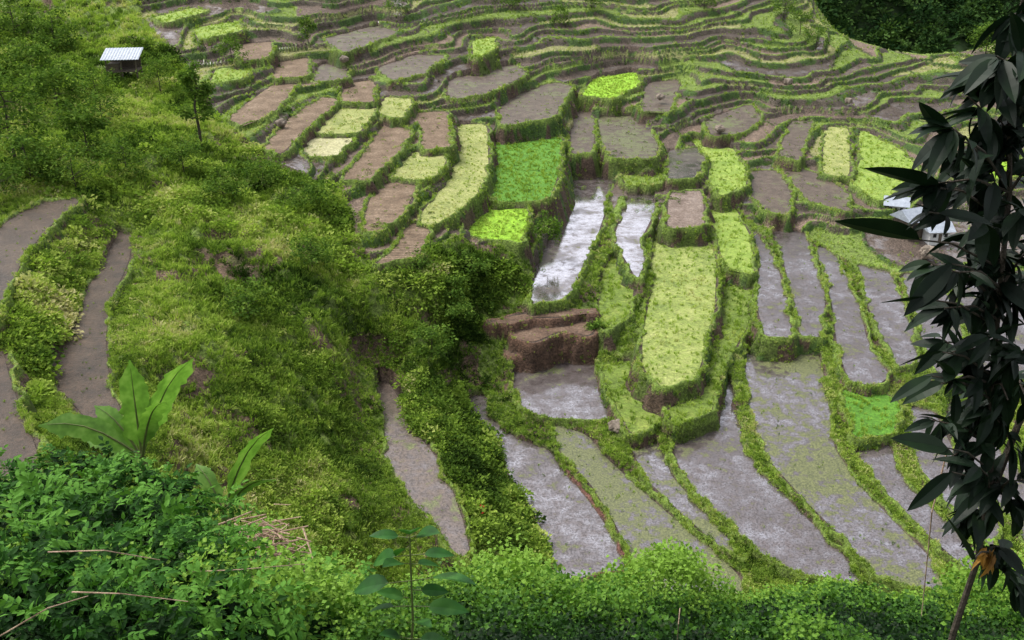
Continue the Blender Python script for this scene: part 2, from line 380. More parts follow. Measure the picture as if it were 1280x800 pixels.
for (kind,wp,zc,k),gg_ in zip(polys,geo):
    if gg_ is None: continue
    sl,d=gg_;bs=PD[k][3];X,Y=Xg[sl],Yg[sl];far=float(wp[:,1].mean())
    d=d+(vnoise(X*1.3,Y*1.3,60+k)-.5)*.3*(1+far/100)+(vnoise(X*.4,Y*.4,90)-.5)*.5
    w=.19+.001*far
    hb=.14+.2*(vnoise(X*.6,Y*.6,61)-.3)
    if bs=='brown': hb=hb*.3+.1*(vnoise(X*2.5,Y*2.5,64)-.5)
    v=np.where(d<0,zc,-1e9);ins[sl]=np.maximum(ins[sl],v)
    hbv=zc+hb*np.sqrt(np.clip(1-((d-w*.5)/(w*.62))**2,0,1))
    c=np.where((d>=0)&(d<w),hbv,np.where((d>=w)&(d<3.5),zc+.05-(d-w)*(1.9+2.4*vnoise(X*.25,Y*.25,63))+(vnoise(X*1.8,Y*1.8,62)-.5)*.5,-1e9))
    better=c>cand[sl]
    cs=cstyle[sl];top=(d<w+.1)
    code={'g':1,'brown':3,'red':5}[bs]
    cs[better]=np.where(top,code,code+1)[better];cstyle[sl]=cs
    cand[sl]=np.maximum(cand[sl],c)
g=ins>-1e8
b2=np.where(g,ins,base)
Z=np.maximum(b2,cand)
edge=(cand>b2)
near=(~g)&(~edge)&(ws>.25)&(~zone)
col=np.where(near[...,None],np.where(nz2[...,None]>.58,earth*.7,grass*.8),col);wet=np.where(near,0,wet)
col=np.where(g[...,None]&~edge[...,None],mud*.8,col)
wet=np.where(g|edge,0,wet)
veg=np.where(near,.9,veg);veg=np.where(g&~edge,0,veg)
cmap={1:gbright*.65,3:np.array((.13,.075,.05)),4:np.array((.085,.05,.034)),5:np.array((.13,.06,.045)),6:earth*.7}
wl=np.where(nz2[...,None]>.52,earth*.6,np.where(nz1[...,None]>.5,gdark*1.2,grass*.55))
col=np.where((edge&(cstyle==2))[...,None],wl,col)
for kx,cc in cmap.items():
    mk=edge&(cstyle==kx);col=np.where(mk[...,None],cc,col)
patch=.25+1.15*sstep(.38,.6,fbm(Xg/2.2,Yg/2.2,95,3))
for kx,vv in {1:1.4,2:1.1,3:.5,4:.3,5:.06,6:.5}.items(): veg=np.where(edge&(cstyle==kx),vv*patch,veg)
tintg=np.where(near,.52,tintg)
tintg=np.where(edge,np.where(cstyle%2==1,.66,.42),np.where(g,np.nan,tintg))
print('terrain calc',time.time()-T0)
def grid_mesh(name,X,Y,Zz,mat,colors=None,wetv=None):
    ny,nx=X.shape
    co=np.stack([X,Y,Zz],-1).reshape(-1,3).astype(np.float32)
    idx=np.arange(ny*nx).reshape(ny,nx)
    q=np.stack([idx[:-1,:-1],idx[:-1,1:],idx[1:,1:],idx[1:,:-1]],-1).reshape(-1,4).astype(np.int32)
    me=bpy.data.meshes.new(name);me.vertices.add(len(co));me.vertices.foreach_set('co',co.ravel())
    me.loops.add(q.size);me.loops.foreach_set('vertex_index',q.ravel())
    me.polygons.add(len(q));me.polygons.foreach_set('loop_start',np.arange(len(q),dtype=np.int32)*4)
    me.polygons.foreach_set('use_smooth',np.ones(len(q),bool))
    me.update(calc_edges=True)
    if colors is not None:
        a=me.attributes.new('Col','FLOAT_COLOR','POINT')
        cc=np.concatenate([colors.reshape(-1,3),np.ones((len(co),1))],1).astype(np.float32);a.data.foreach_set('color',cc.ravel())
    if wetv is not None:
        a=me.attributes.new('wet','FLOAT','POINT');a.data.foreach_set('value',wetv.ravel().astype(np.float32))
    me.materials.append(mat);o=bpy.data.objects.new(name,me);scn.collection.objects.link(o);return o
TM=terrain_mat()
grid_mesh('terraced_hillside_terrain',Xg,Yg,Z,TM,col,wet)
print('terrain mesh',time.time()-T0)
# ------------------------------------------------------------------ paddy sheets
mats={
'water':water_mat('flooded_paddy',.4,.42,speck=.3),
'weedw':water_mat('flooded_weedy_paddy',.9,.38,speck=.3),
'weedy':water_mat('weedy_paddy',1.2,.25),
'weedmud':water_mat('weedy_mud',1.0,.15,(.07,.048,.036),(.14,.105,.08)),
'bright_water':water_mat('mirror_paddy',.25,.62,(.06,.044,.038),(.11,.09,.088),1,.4),
'mudw':water_mat('wet_mud_paddy',.6,.13,(.07,.047,.036),(.145,.105,.082)),
'mudp':field_mat('wet_path_mud',(.028,.017,.012),(.062,.038,.025),(.105,.068,.045),0,.5,.45),
'earth':field_mat('bare_earth',(.07,.042,.03),(.15,.095,.065),(.24,.17,.12)),
'dryw':field_mat('drying_mud',(.12,.085,.07),(.23,.175,.145),(.33,.27,.235),1.0),
'dry':field_mat('dry_mud',(.11,.072,.045),(.20,.14,.092),(.30,.22,.155),.9),
'rice':field_mat('rice_seedling_bed',(.07,.18,.015),(.09,.23,.02),(.12,.27,.025)),
'lrice':field_mat('young_rice',(.2,.38,.02),(.26,.47,.03),(.31,.50,.04)),
'pale':field_mat('harvested_grass',(.18,.22,.06),(.29,.32,.10),(.40,.40,.17)),
'pale2':field_mat('mown_grass',(.14,.20,.045),(.25,.31,.075),(.37,.40,.14)),
'cream':field_mat('cut_straw',(.30,.29,.15),(.42,.40,.22),(.52,.50,.31)),
'grass':field_mat('grass_plot',(.09,.14,.02),(.15,.22,.035),(.24,.29,.06)),
'lgrass':field_mat('bright_grass_plot',(.16,.25,.04),(.23,.33,.055),(.31,.39,.09)),
}
for kind,wp,zc,k in polys:
    me=bpy.data.meshes.new('rice_paddy')
    me.from_pydata([(float(a),float(b),zc+.035) for a,b in wp],[],[list(range(len(wp)))])
    me.update()
    if me.polygons[0].normal.z<0: me.flip_normals()
    me.materials.append(mats[kind]);o=bpy.data.objects.new('rice_paddy',me);scn.collection.objects.link(o)
# ------------------------------------------------------------------ mesh builder
class MB:
    def __init__(s): s.v=[];s.f=[];s.m=[];s.n=0
    def add(s,v,f,mi=0,M=None):
        if M is not None: v=[tuple(M@Vector(p)) for p in v]
        s.v+=[tuple(p) for p in v];s.f+=[tuple(i+s.n for i in q) for q in f];s.m+=[mi]*len(f);s.n+=len(v)
    def obj(s,name,mats,link=True,smooth=False,parent=None):
        me=bpy.data.meshes.new(name);me.from_pydata(s.v,[],s.f);me.update()
        me.polygons.foreach_set('material_index',s.m)
        if smooth: me.polygons.foreach_set('use_smooth',[True]*len(s.f))
        for m in mats: me.materials.append(m)
        o=bpy.data.objects.new(name,me)
        if link: scn.collection.objects.link(o)
        if parent: o.parent=parent
        return o
def leaf(L,Wd,droop=.3,fold=.15,seg=4):
    v=[];f=[]
    for i in range(seg+1):
        t=i/seg;w=Wd*.5*(math.sin(math.pi*min(1,t**.8))**.8 if 0<t<1 else 0.0)
        x=L*t*(1-.15*droop*t);z=-droop*L*t*t
        v+=[(x,-w,z+fold*w),(x,0,z-fold*w*.5),(x,w,z+fold*w)]
    for i in range(seg):
        a=i*3;b=a+3
        f+=[(a,b,b+1,a+1),(a+1,b+1,b+2,a+2)]
    return v,f
def tube(path,rad,sides=6):
    v=[];f=[];n=len(path);pa=None
    for i,p in enumerate(path):
        p=Vector(p);d=(Vector(path[min(i+1,n-1)])-Vector(path[max(i-1,0)])).normalized()
        if pa is None: a=d.orthogonal().normalized()
        else: a=(pa-d*pa.dot(d)).normalized()
        b=d.cross(a);pa=a
        for k in range(sides):
            t=2*math.pi*k/sides;v.append(tuple(p+(a*math.cos(t)+b*math.sin(t))*rad[i]))
    for i in range(n-1):
        for k in range(sides):
            f.append((i*sides+k,i*sides+(k+1)%sides,(i+1)*sides+(k+1)%sides,(i+1)*sides+k))
    return v,f
def RM(loc,rx=0,ry=0,rz=0,s=1):
    return Matrix.Translation(Vector(loc))@Euler((rx,ry,rz)).to_matrix().to_4x4()@Matrix.Scale(s,4)
def orient(loc,d,roll=0,s=1):
    d=Vector(d).normalized();q=d.to_track_quat('X','Z')
    return Matrix.Translation(Vector(loc))@q.to_matrix().to_4x4()@Matrix.Rotation(roll,4,'X')@Matrix.Scale(s,4)
# ------------------------------------------------------------------ protos
def coll(name,objs):
    c=bpy.data.collections.new(name)
    for o in objs: c.objects.link(o)
    return c
GREEN=[(.017,.034,.008),(.058,.11,.019),(.15,.24,.038),(.27,.385,.06),(.38,.455,.11),(.5,.46,.24)]
LM=leafmat('meadow_foliage',GREEN,'inst',.55,.35,0)
def grass_proto(k,mat,nb=13,h=.5,sp=.28,w=.042):
    m=MB();r=random.Random(k)
    for i in range(nb):
        a=r.uniform(0,6.28);q=r.uniform(0,sp);hh=h*r.uniform(.5,1.2);lean=r.uniform(.2,.9)
        x,y=q*math.cos(a),q*math.sin(a);dx,dy=math.cos(a)*lean*hh,math.sin(a)*lean*hh
        px,py=-math.sin(a)*w,math.cos(a)*w
        v=[(x-px,y-py,-.05),(x+px,y+py,-.05),(x+dx*.4+px*.8,y+dy*.4+py*.8,hh*.6),(x+dx*.4-px*.8,y+dy*.4-py*.8,hh*.6),(x+dx,y+dy,hh*.85)]
        m.add(v,[(0,1,2,3),(3,2,4)])
    return m.obj('grass_tuft_%d'%k,[mat],False)
def clump_proto(k,mat,nl=64,r=.5,ls=.165):
    m=MB();R=random.Random(100+k)
    for i in range(nl):
        a=R.uniform(0,6.28);ph=math.acos(R.uniform(-.15,1));q=r*(R.uniform(.35,1)**.5)*(1+.25*math.sin(3*a+k))
        d=Vector((math.cos(a)*math.sin(ph),math.sin(a)*math.sin(ph),math.cos(ph)*.8))
        dd=(d+Vector((R.gauss(0,.5),R.gauss(0,.5),R.gauss(0,.35)))).normalized()
        L=ls*R.uniform(.6,1.4)
        v=[(0,0,0),(L*.5,-L*.32,.02*L),(L,0,-L*.25),(L*.5,L*.32,.02*L)]
        m.add(v,[(0,1,2),(0,2,3)],0,orient(d*q,dd,R.uniform(-1,1)))
    return m.obj('leaf_clump_%d'%k,[mat],False)
GC=coll('grass_tufts',[grass_proto(i,LM) for i in range(4)])
LC=coll('leaf_clumps',[clump_proto(i,LM) for i in range(4)])
def scatter(name,pts,scl,rot,tint,col_,nidx):
    pts=np.asarray(pts,np.float32);n_=len(pts)
    me=bpy.data.meshes.new(name);me.vertices.add(n_);me.vertices.foreach_set('co',pts.ravel())
    def at(nm,ty,key,arr):
        a=me.attributes.new(nm,ty,'POINT');a.data.foreach_set(key,np.asarray(arr).ravel())
    at('scl','FLOAT','value',np.asarray(scl,np.float32));at('rot','FLOAT_VECTOR','vector',np.asarray(rot,np.float32))
    at('tint','FLOAT','value',np.clip(tint,0,1).astype(np.float32));at('pidx','INT','value',rng.integers(0,nidx,n_).astype(np.int32))
    me.update();o=bpy.data.objects.new(name,me);scn.collection.objects.link(o)
    ng=bpy.data.node_groups.new(name+'_gn','GeometryNodeTree')
    ng.interface.new_socket('Geometry',in_out='INPUT',socket_type='NodeSocketGeometry')
    ng.interface.new_socket('Geometry',in_out='OUTPUT',socket_type='NodeSocketGeometry')
    gi=ng.nodes.new('NodeGroupInput');go=ng.nodes.new('NodeGroupOutput');ip=ng.nodes.new('GeometryNodeInstanceOnPoints')
    ci=ng.nodes.new('GeometryNodeCollectionInfo');ci.inputs[0].default_value=col_
    ci.inputs['Separate Children'].default_value=True;ci.inputs['Reset Children'].default_value=True
    ip.inputs['Pick Instance'].default_value=True
    def na(nm,ty):
        x=ng.nodes.new('GeometryNodeInputNamedAttribute');x.data_type=ty;x.inputs['Name'].default_value=nm
        return [s for s in x.outputs if s.enabled and s.name=='Attribute'][0]
    L=ng.links;L.new(gi.outputs[0],ip.inputs['Points']);L.new(ci.outputs[0],ip.inputs['Instance'])
    L.new(na('pidx','INT'),ip.inputs['Instance Index']);L.new(na('rot','FLOAT_VECTOR'),ip.inputs['Rotation']);L.new(na('scl','FLOAT'),ip.inputs['Scale'])
    L.new(ip.outputs[0],go.inputs[0])
    md=o.modifiers.new('instances','NODES');md.node_group=ng
    return o
def rots(n_,t=.3):
    return np.stack([rng.normal(0,t,n_),rng.normal(0,t,n_),rng.uniform(0,6.28,n_)],1)
SH=[[(-100,20),(60,30),(150,60),(235,60),(300,140),(250,150),(170,150),(215,210),(120,262),(40,240),(-100,260)],
 [(170,140),(330,185),(400,210),(470,270),(470,340),(330,300),(160,265)],
 [(462,325),(640,330),(665,350),(640,400),(600,420),(560,445),(480,400)],
 [(470,400),(560,430),(620,470),(600,500),(640,600),(690,710),(600,710),(560,600),(500,500)],
 [(290,330),(360,380),(430,470),(480,600),(440,700),(300,640),(340,560),(300,450)],
 [(110,250),(145,270),(110,360),(60,460),(40,520),(10,430),(40,330)]]
sd=np.zeros_like(B)
for q,wgt in zip(SH,(1,1,1,.8,.45,.9)): sd=np.maximum(sd,pip(U,V,q)*wgt)
wild=(~zone)&(~g)&(~edge)
infr=(U>-120)&(U<1400)&(V>-40)&(V<800)
shp=np.where(wild,np.clip(.10+sd*.8,0,1)*(.15+1.6*sstep(.42,.6,fbm(Xg/4,Yg/4,71,3))),0)+np.where(edge&(cstyle==2),.3*patch,0)+np.where(zone&isw,.14*pz_,0)+np.where(edge&(cstyle==1),.05,0)+np.where(near,.2,0)
def sample(wt,cnt):
    w=(wt*infr/np.sqrt(Yg)).ravel();c=np.cumsum(w);ix=np.searchsorted(c,rng.uniform(0,c[-1],cnt))
    i=np.maximum(ix//NA,1);j=ix%NA;t=rng.uniform(0,1,cnt)
    p0=np.stack([Xg[i,j],Yg[i,j],Z[i,j]],1);p1=np.stack([Xg[i-1,j],Yg[i-1,j],Z[i-1,j]],1)
    return i,j,t,p0*(1-t[:,None])+p1*t[:,None]
i,j,t,pp=sample(veg,108000)
tn=tintg[i,j];wildt=.57+1.0*(nz1[i,j]-.5)+.85*(nz3[i,j]-.5)-.07*sd[i,j]
tn=np.where(np.isnan(tn),wildt,tn+.5*(nz3[i,j]-.5))+rng.normal(0,.14,len(tn))
sc=(.42+.005*pp[:,1])*rng.uniform(.4,1.3,len(tn))
sc=np.where(edge[i,j],sc*.42*rng.uniform(.7,1.3,len(tn)),sc);sc=np.where(near[i,j],sc*.6,sc);sc=np.where(zone[i,j]&~near[i,j]&~edge[i,j],sc*.40,sc)
scatter('hillside_grass',pp,sc,rots(len(tn),.4),tn,GC,4)
i,j,t,pp=sample(shp,25000)
tn=np.where(wild[i,j],.47+1.0*(nz1[i,j]-.5)+.7*(nz3[i,j]-.5),.38)+rng.normal(0,.16,len(t))
sc=np.where(wild[i,j],rng.uniform(.35,1.1,len(t))*(.6+1.2*sd[i,j]*rng.uniform(0,1,len(t))**2),rng.uniform(.2,.55,len(t)))
scatter('hillside_shrubs',pp,sc,rots(len(t)),tn,LC,4)
ptsl=[];tl=[];sl_=[]
for kind,wp,zc,k in polys:
    den={'rice':5,'lrice':5,'pale':2,'pale2':3,'cream':.8,'grass':3.5,'lgrass':2.5,'weedy':1.6,'weedw':.9,'weedmud':1.2,'mudw':.5,'mudp':.8,'water':.25,'dry':.3,'earth':1}.get(kind,0)
    if not den: continue
    x0,y0=wp.min(0);x1,y1=wp.max(0);area=(x1-x0)*(y1-y0);m_=min(int(area*den),6000)
    px=rng.uniform(x0,x1,m_);py=rng.uniform(y0,y1,m_);ok=pip(px,py,wp)
    if kind in('weedw','weedy','weedmud'): ok&=fbm(px/2.5,py/2.5,88,3)>(.53 if kind=='weedw' else .45)
    px,py=px[ok],py[ok]
    tt_={'rice':.56,'lrice':.70,'pale':.80,'pale2':.70,'cream':.97,'grass':.62,'lgrass':.70}.get(kind,.5)
    s_={'rice':.45,'lrice':.45,'pale':.32,'pale2':.4,'cream':.22,'grass':.55,'lgrass':.45}.get(kind,.22)
    ptsl.append(np.stack([px,py,np.full(len(px),zc+.03)],1));tl.append(tt_+rng.normal(0,.06,len(px))+(fbm(px/3,py/3,15,2)-.5)*.6*(kind not in('rice','lrice')))
    sl_.append(s_*rng.uniform(.6,1.3,len(px)))
pp=np.concatenate(ptsl);print('crop',len(pp));scatter('rice_and_field_grass',pp,np.concatenate(sl_),rots(len(pp),.15),np.concatenate(tl),GC,4)
print('scatter',time.time()-T0)
# ------------------------------------------------------------------ forested mountain
fy=np.linspace(200,430,120);fx=np.linspace(-20,340,160)
FX,FY=np.meshgrid(fx,fy)
FZ=-46+ (FY-200)*.62*sstep(20,70,FX)+ (fbm(FX/30,FY/30,55,4)-.5)*22-20*(1-sstep(20,60,FX))
FM=simplemat('forest_floor',(.012,.03,.008),(.03,.06,.014),.2,.9,.6)
grid_mesh('forested_mountain',FX,FY,FZ,FM)
FL=leafmat('forest_foliage',[(.016,.04,.014),(.04,.085,.025),(.085,.155,.04)],'inst',.6,.2,0)
FC=coll('forest_crowns',[clump_proto(20+i,FL,110,.5,.17) for i in range(3)])
ri=rng.integers(0,75,6500);rj=rng.integers(8,110,6500)
pp=np.stack([FX[ri,rj]+rng.uniform(-2,2,6500),FY[ri,rj]+rng.uniform(-2,2,6500),FZ[ri,rj]+rng.uniform(0,1.5,6500)],1)
scatter('distant_forest',pp,rng.uniform(2.5,7,6500),rots(6500,.2),rng.uniform(0,1,6500),FC,3)
# ------------------------------------------------------------------ foreground slope
gx=np.linspace(-26,28,220);gy=np.linspace(-6,44,220);GX,GY=np.meshgrid(gx,gy)
GZ=Hf(GX,GY)
fgc=np.zeros(GX.shape+(3,))+gdark*.6
grid_mesh('foreground_hillside',GX,GY,GZ,TM,fgc,np.zeros_like(GX))
CR=leafmat('creeper_foliage',[(.005,.018,.004),(.024,.072,.010),(.075,.18,.02),(.18,.32,.04)],'inst',.45,.3,.1)
def creeper_proto(k):
    m=MB();R=random.Random(300+k)
    for q in range(26):
        L=R.uniform(.06,.10);v,f=leaf(L,L*.95,.25,.12,2)
        a=R.uniform(0,6.28)
        m.add(v,f,0,RM((R.uniform(-.3,.3),R.uniform(-.3,.3),R.uniform(0,.2)),R.uniform(-.4,.4),R.uniform(-.3,.7),a))
    return m.obj('creeper_%d'%k,[CR],False)
CC=coll('creeper_patches',[creeper_proto(i) for i in range(4)])
M_=16500
py=rng.uniform(6.4,24,M_);px=rng.uniform(-.7,.7,M_)*py
ok=(px>-2.2+rng.normal(0,.5,M_))|(rng.uniform(0,1,M_)<.12);px,py=px[ok],py[ok];M_=len(px)
mound=fbm(px/2.0,py/2.0,44,4)
pz=Hf(px,py)-.05+np.maximum(0,mound-.40)*3.4+rng.uniform(-.08,.1,M_)
scatter('creeper_vines',np.stack([px,py,pz],1),(.38+.03*py)*rng.uniform(.6,1.25,M_),rots(M_,.45),.40+3.4*(mound-.5)+rng.normal(0,.22,M_),CC,4)
EB=leafmat('elder_foliage',[(.004,.016,.003),(.013,.046,.008),(.036,.115,.016),(.09,.22,.03)],'inst',.6,.25,.06)
def compound(k,mat,np_=3,LL=.15):
    m=MB();R=random.Random(500+k)
    tot=.36
    pth=[(tot*t,0,-.12*t*t) for t in (0,.5,1)];v,f=tube(pth,[.005,.004,.002],3);m.add(v,f)
    for i in range(np_):
        t=.3+.65*i/np_;p=(tot*t,0,-.12*t*t)
        for s in(-1,1):
            L=LL*R.uniform(.8,1.15)*(1-.25*abs(t-.6));v,f=leaf(L,L*.5,.35,.15,3)
            m.add(v,f,0,RM(p,R.uniform(-.4,.4),R.uniform(-.2,.4),s*R.uniform(.8,1.15)))
    v,f=leaf(LL*1.15,LL*.55,.35,.15,3);m.add(v,f,0,RM(pth[-1],0,.3,0))
    return m.obj('compound_leaf_%d'%k,[mat],False)
EC=coll('elder_leaves',[compound(i,EB) for i in range(4)])
def bush(name,c,rad,cnt,col_,scale=1.0,tb=.38,nidx=4):
    d=rng.normal(0,1,(cnt,3));d/=np.linalg.norm(d,axis=1)[:,None];d[:,2]=np.abs(d[:,2])*1.0-.25*(rng.uniform(0,1,cnt)<.3)
    az=np.arctan2(d[:,1],d[:,0])
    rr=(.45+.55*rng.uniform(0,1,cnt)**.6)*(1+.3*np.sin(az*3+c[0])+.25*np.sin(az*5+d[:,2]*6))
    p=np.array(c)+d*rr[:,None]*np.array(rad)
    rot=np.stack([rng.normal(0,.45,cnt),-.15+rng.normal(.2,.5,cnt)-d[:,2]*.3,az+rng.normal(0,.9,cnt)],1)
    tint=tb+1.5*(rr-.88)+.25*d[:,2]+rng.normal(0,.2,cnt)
    return scatter(name,p,rng.uniform(.6,1.15,cnt)*scale,rot,tint,col_,nidx)
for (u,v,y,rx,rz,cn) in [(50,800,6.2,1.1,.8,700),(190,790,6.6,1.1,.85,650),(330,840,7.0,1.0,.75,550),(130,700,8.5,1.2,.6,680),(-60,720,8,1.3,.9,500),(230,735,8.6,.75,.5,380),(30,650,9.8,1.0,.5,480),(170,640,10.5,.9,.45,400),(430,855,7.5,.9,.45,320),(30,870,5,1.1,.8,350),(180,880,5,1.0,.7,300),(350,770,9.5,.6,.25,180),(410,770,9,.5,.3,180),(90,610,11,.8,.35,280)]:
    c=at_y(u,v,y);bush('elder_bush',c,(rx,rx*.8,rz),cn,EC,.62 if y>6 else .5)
# ------------------------------------------------------------------ trees
BK=simplemat('bark',(.03,.022,.016),(.07,.055,.04),8,.85,.5)
TL=leafmat('tree_foliage',[(.028,.062,.012),(.09,.165,.028),(.20,.29,.05)],'noise',.5,.3,0)
DL=leafmat('dark_leaf',[(.003,.008,.004),(.005,.014,.006),(.012,.028,.010)],'fine',.5,.08,.2)
def tree(name,base,h,cr,seed,nl=1500,ls=.22,mat=None,lean=0,low=.3):
    R=random.Random(seed);m=MB();b=Vector(base)
    tp=[b+Vector((lean*t*h+R.uniform(-.05,.05)*h*t,R.uniform(-.04,.04)*h*t,h*t-.3*(t==0))) for t in (0,.25,.5,.75,1)]
    v,f=tube(tp,[h*.022,h*.018,h*.014,h*.009,h*.004],7);m.add(v,f,0)
    ends=[]
    for i in range(15):
        t=R.uniform(low,.98);k=min(int(t*4),3);p=tp[k].lerp(tp[k+1],t*4-k)
        a=i*2.4;d=Vector((math.cos(a),math.sin(a),R.uniform(.1,.7)))*cr*R.uniform(.5,1)*(1.15-.5*t)
        mid=p+d*.5+Vector((0,0,-.05*h));e=p+d
        v,f=tube([p,mid,e],[h*.008,h*.005,h*.002],5);m.add(v,f,0);ends+=[e,mid.lerp(e,.5)]
    ends.append(tp[-1])
    for i in range(nl):
        e=R.choice(ends);q=e+Vector((R.gauss(0,1),R.gauss(0,1),R.gauss(0,.7)))*cr*.18
        L=ls*R.uniform(.6,1.3)
        vv=[(0,0,0),(L*.5,-L*.32,0),(L,0,-L*.2),(L*.5,L*.32,0)]
        m.add(vv,[(0,1,2),(0,2,3)],1,orient(q,(R.gauss(0,1),R.gauss(0,1),R.gauss(-.1,.5)),R.uniform(-1,1)))
    return m.obj(name,[BK,mat or TL])
for (u,v,h,cr,s) in [(20,205,6.5,3.0,1),(75,150,4,2.6,2),(-50,160,8,3.4,3),(252,182,7.0,1.5,4),(110,195,3.5,2.4,5),(95,235,3,2.4,6),(-20,120,6,3,7),(290,75,2.5,1.6,8),(70,60,3.5,2.4,9),(20,50,4.5,2.6,10),(160,225,2.6,2,11),(385,50,2.4,1.3,12),(685,300,2.0,1.4,14),(1262,100,6,2.6,16),(1230,74,4.5,2.3,17),(740,12,2.4,1.8,18),(640,8,2.2,1.8,19),(700,30,2,1.5,21),(45,120,4,2.8,22),(120,120,2.6,2.2,23),(1000,42,3,2,24),(40,230,3.5,2.5,25),(130,160,3,2.2,26),(200,110,2.5,2,27),(230,215,2.4,2,28),(330,235,2,1.8,29),(390,265,2,1.8,30),(280,250,2,1.6,31),(310,390,1.8,1.5,32),(390,330,1.8,1.6,33),(560,380,1.8,1.6,34),(520,350,1.8,1.5,35),(0,250,3,2.2,36),(590,350,1.8,1.5,38),(575,410,1.7,1.5,39),(540,440,1.7,1.4,40),(1020,60,3,2,41),(980,20,3,2,42),(880,12,2.4,2,43),(500,15,2.2,1.8,44),(1150,62,2.5,2,45),(745,420,1.0,.8,46)]:
    x,y,z=hit(u,v,H0,26,330)
    tree('broadleaf_tree' if h>3.2 else 'shrub',(x,y,z-.1),h,cr,s,1900 if h>3 else 1000,.32 if h>3 else .23,low=.3 if h>5 else .08)
# ---- foreground long-leaved tree on the right
def big_tree():
    R=random.Random(42);m=MB();Y=4.2
    P_=lambda u,v,y=Y: Vector(at_y(u,v,y))
    root=P_(1190,800);root=Vector((root.x,Y,float(Hf(root.x,Y))-.1))
    trunk=[root,P_(1192,790),P_(1222,700),P_(1238,600),P_(1240,480),P_(1250,360),P_(1262,240),P_(1262,130),P_(1270,40),P_(1290,-60)]
    v,f=tube(trunk,[.03,.018,.016,.015,.014,.013,.012,.010,.008,.004],8);m.add(v,f,0)
    tr2=[P_(1238,620),P_(1285,500,4.4),P_(1300,380,4.5),P_(1310,250,4.6)]
    v,f=tube(tr2,[.02,.017,.012,.006],7);m.add(v,f,0)
    br=[(1262,240,1190,160,3.8),(1262,240,1165,230,3.9),(1256,300,1160,265,3.8),(1262,200,1210,120,4.1),(1268,110,1245,70,4.0),(1250,360,1195,340,3.9),(1250,340,1210,290,4.4),(1248,400,1180,385,4.0),(1243,450,1190,440,4.2),(1240,480,1175,480,3.9),(1240,520,1200,520,4.3),(1238,560,1190,570,4.1),(1238,600,1205,610,4.4),(1240,480,1280,440,4.0),(1250,360,1300,300,4.3),(1262,240,1300,200,4.2),(1300,380,1270,340,4.6),(1300,380,1320,420,4.4),(1285,500,1260,470,4.7),(1285,500,1300,560,4.2),(1262,130,1290,110,4.3),(1240,520,1265,560,4.1),(1238,600,1270,640,4.2),(1250,360,1225,390,4.5),(1262,240,1240,270,4.6),(1262,300,1280,260,4.0),(1240,480,1215,500,4.6),(1262,180,1230,190,4.4),(1250,360,1270,390,4.2),(1240,480,1260,500,4.0),(1262,200,1250,150,4.2),(1262,260,1215,230,4.2),(1245,420,1215,345,4.4),(1240,500,1175,420,4.3),(1240,560,1165,525,4.2),(1250,380,1165,330,4.2),(1262,150,1215,90,4.3),(1262,220,1180,190,4.3),(1245,440,1235,420,4.0),(1238,620,1225,585,4.0),(1238,640,1200,650,4.3),(1250,330,1245,320,4.5),(1225,690,1260,690,4.3),(1222,700,1275,730,4.4),(1238,620,1280,600,4.1),(1270,40,1262,20,4.2),(1262,130,1280,60,4.0)]
    def shoot(e,d,nl,ls=1.0):
        for q in range(nl):
            dd=Vector((d.x*.8+R.gauss(0,.75),R.gauss(0,.7),d.z*.5-.4+R.gauss(0,.55)))
            L=R.uniform(.10,.23)*ls;vv,ff=leaf(L,L*.33,R.uniform(.1,.5),.2,6)
            m.add(vv,ff,1,orient(e-d*R.uniform(0,.18),dd,R.uniform(-.8,.8)))
    for (u0,v0,u1,v1,y1) in br:
        a=P_(u0,v0);b=P_(u1,v1,y1);mid=a.lerp(b,.5)+Vector((0,0,.04))
        v,f=tube([a,mid,b],[.008,.006,.003],5);m.add(v,f,0)
        shoot(b,(b-mid).normalized(),R.randint(9,15));shoot(mid,(b-a).normalized(),6)
    for (u0,v0,u1,v1) in [(1150,300,1040,266),(1175,235,1078,200),(1165,232,1100,245),(1185,175,1150,120),(1165,375,1098,372),(1165,470,1112,500),(1178,440,1120,452),(1185,560,1118,545),(1190,330,1130,395),(1190,590,1135,640),(1215,700,1190,640)]:
        a=P_(u0,v0,3.9);b=P_(u1,v1,3.8);d=b-a;L=d.length
        vv,ff=leaf(L,L*.28,.08,.2,8);m.add(vv,ff,1,orient(a,d,R.uniform(-.9,.9)))
        t=P_(1240,v0+30 if v0<650 else 690);v,f=tube([t,a.lerp(t,.4)+Vector((0,0,.03)),a],[.006,.005,.003],5);m.add(v,f,0)
    m.obj('long_leaved_tree',[BK,DL],smooth=False)
    m=MB();DM=leafmat('withered_leaf',[(.15,.07,.02),(.35,.17,.03),(.5,.3,.07)],'fine',.6,.3)
    for k in range(12):
        vv,ff=leaf(R.uniform(.07,.16),.028,.5,.3,4);m.add(vv,ff,0,orient(P_(1240+R.uniform(-8,8),690+R.uniform(-8,12),4.1),(R.gauss(-.3,.6),R.gauss(0,.4),-1),R.uniform(-1,1)))
    m.obj('withered_leaves',[DM])
big_tree()
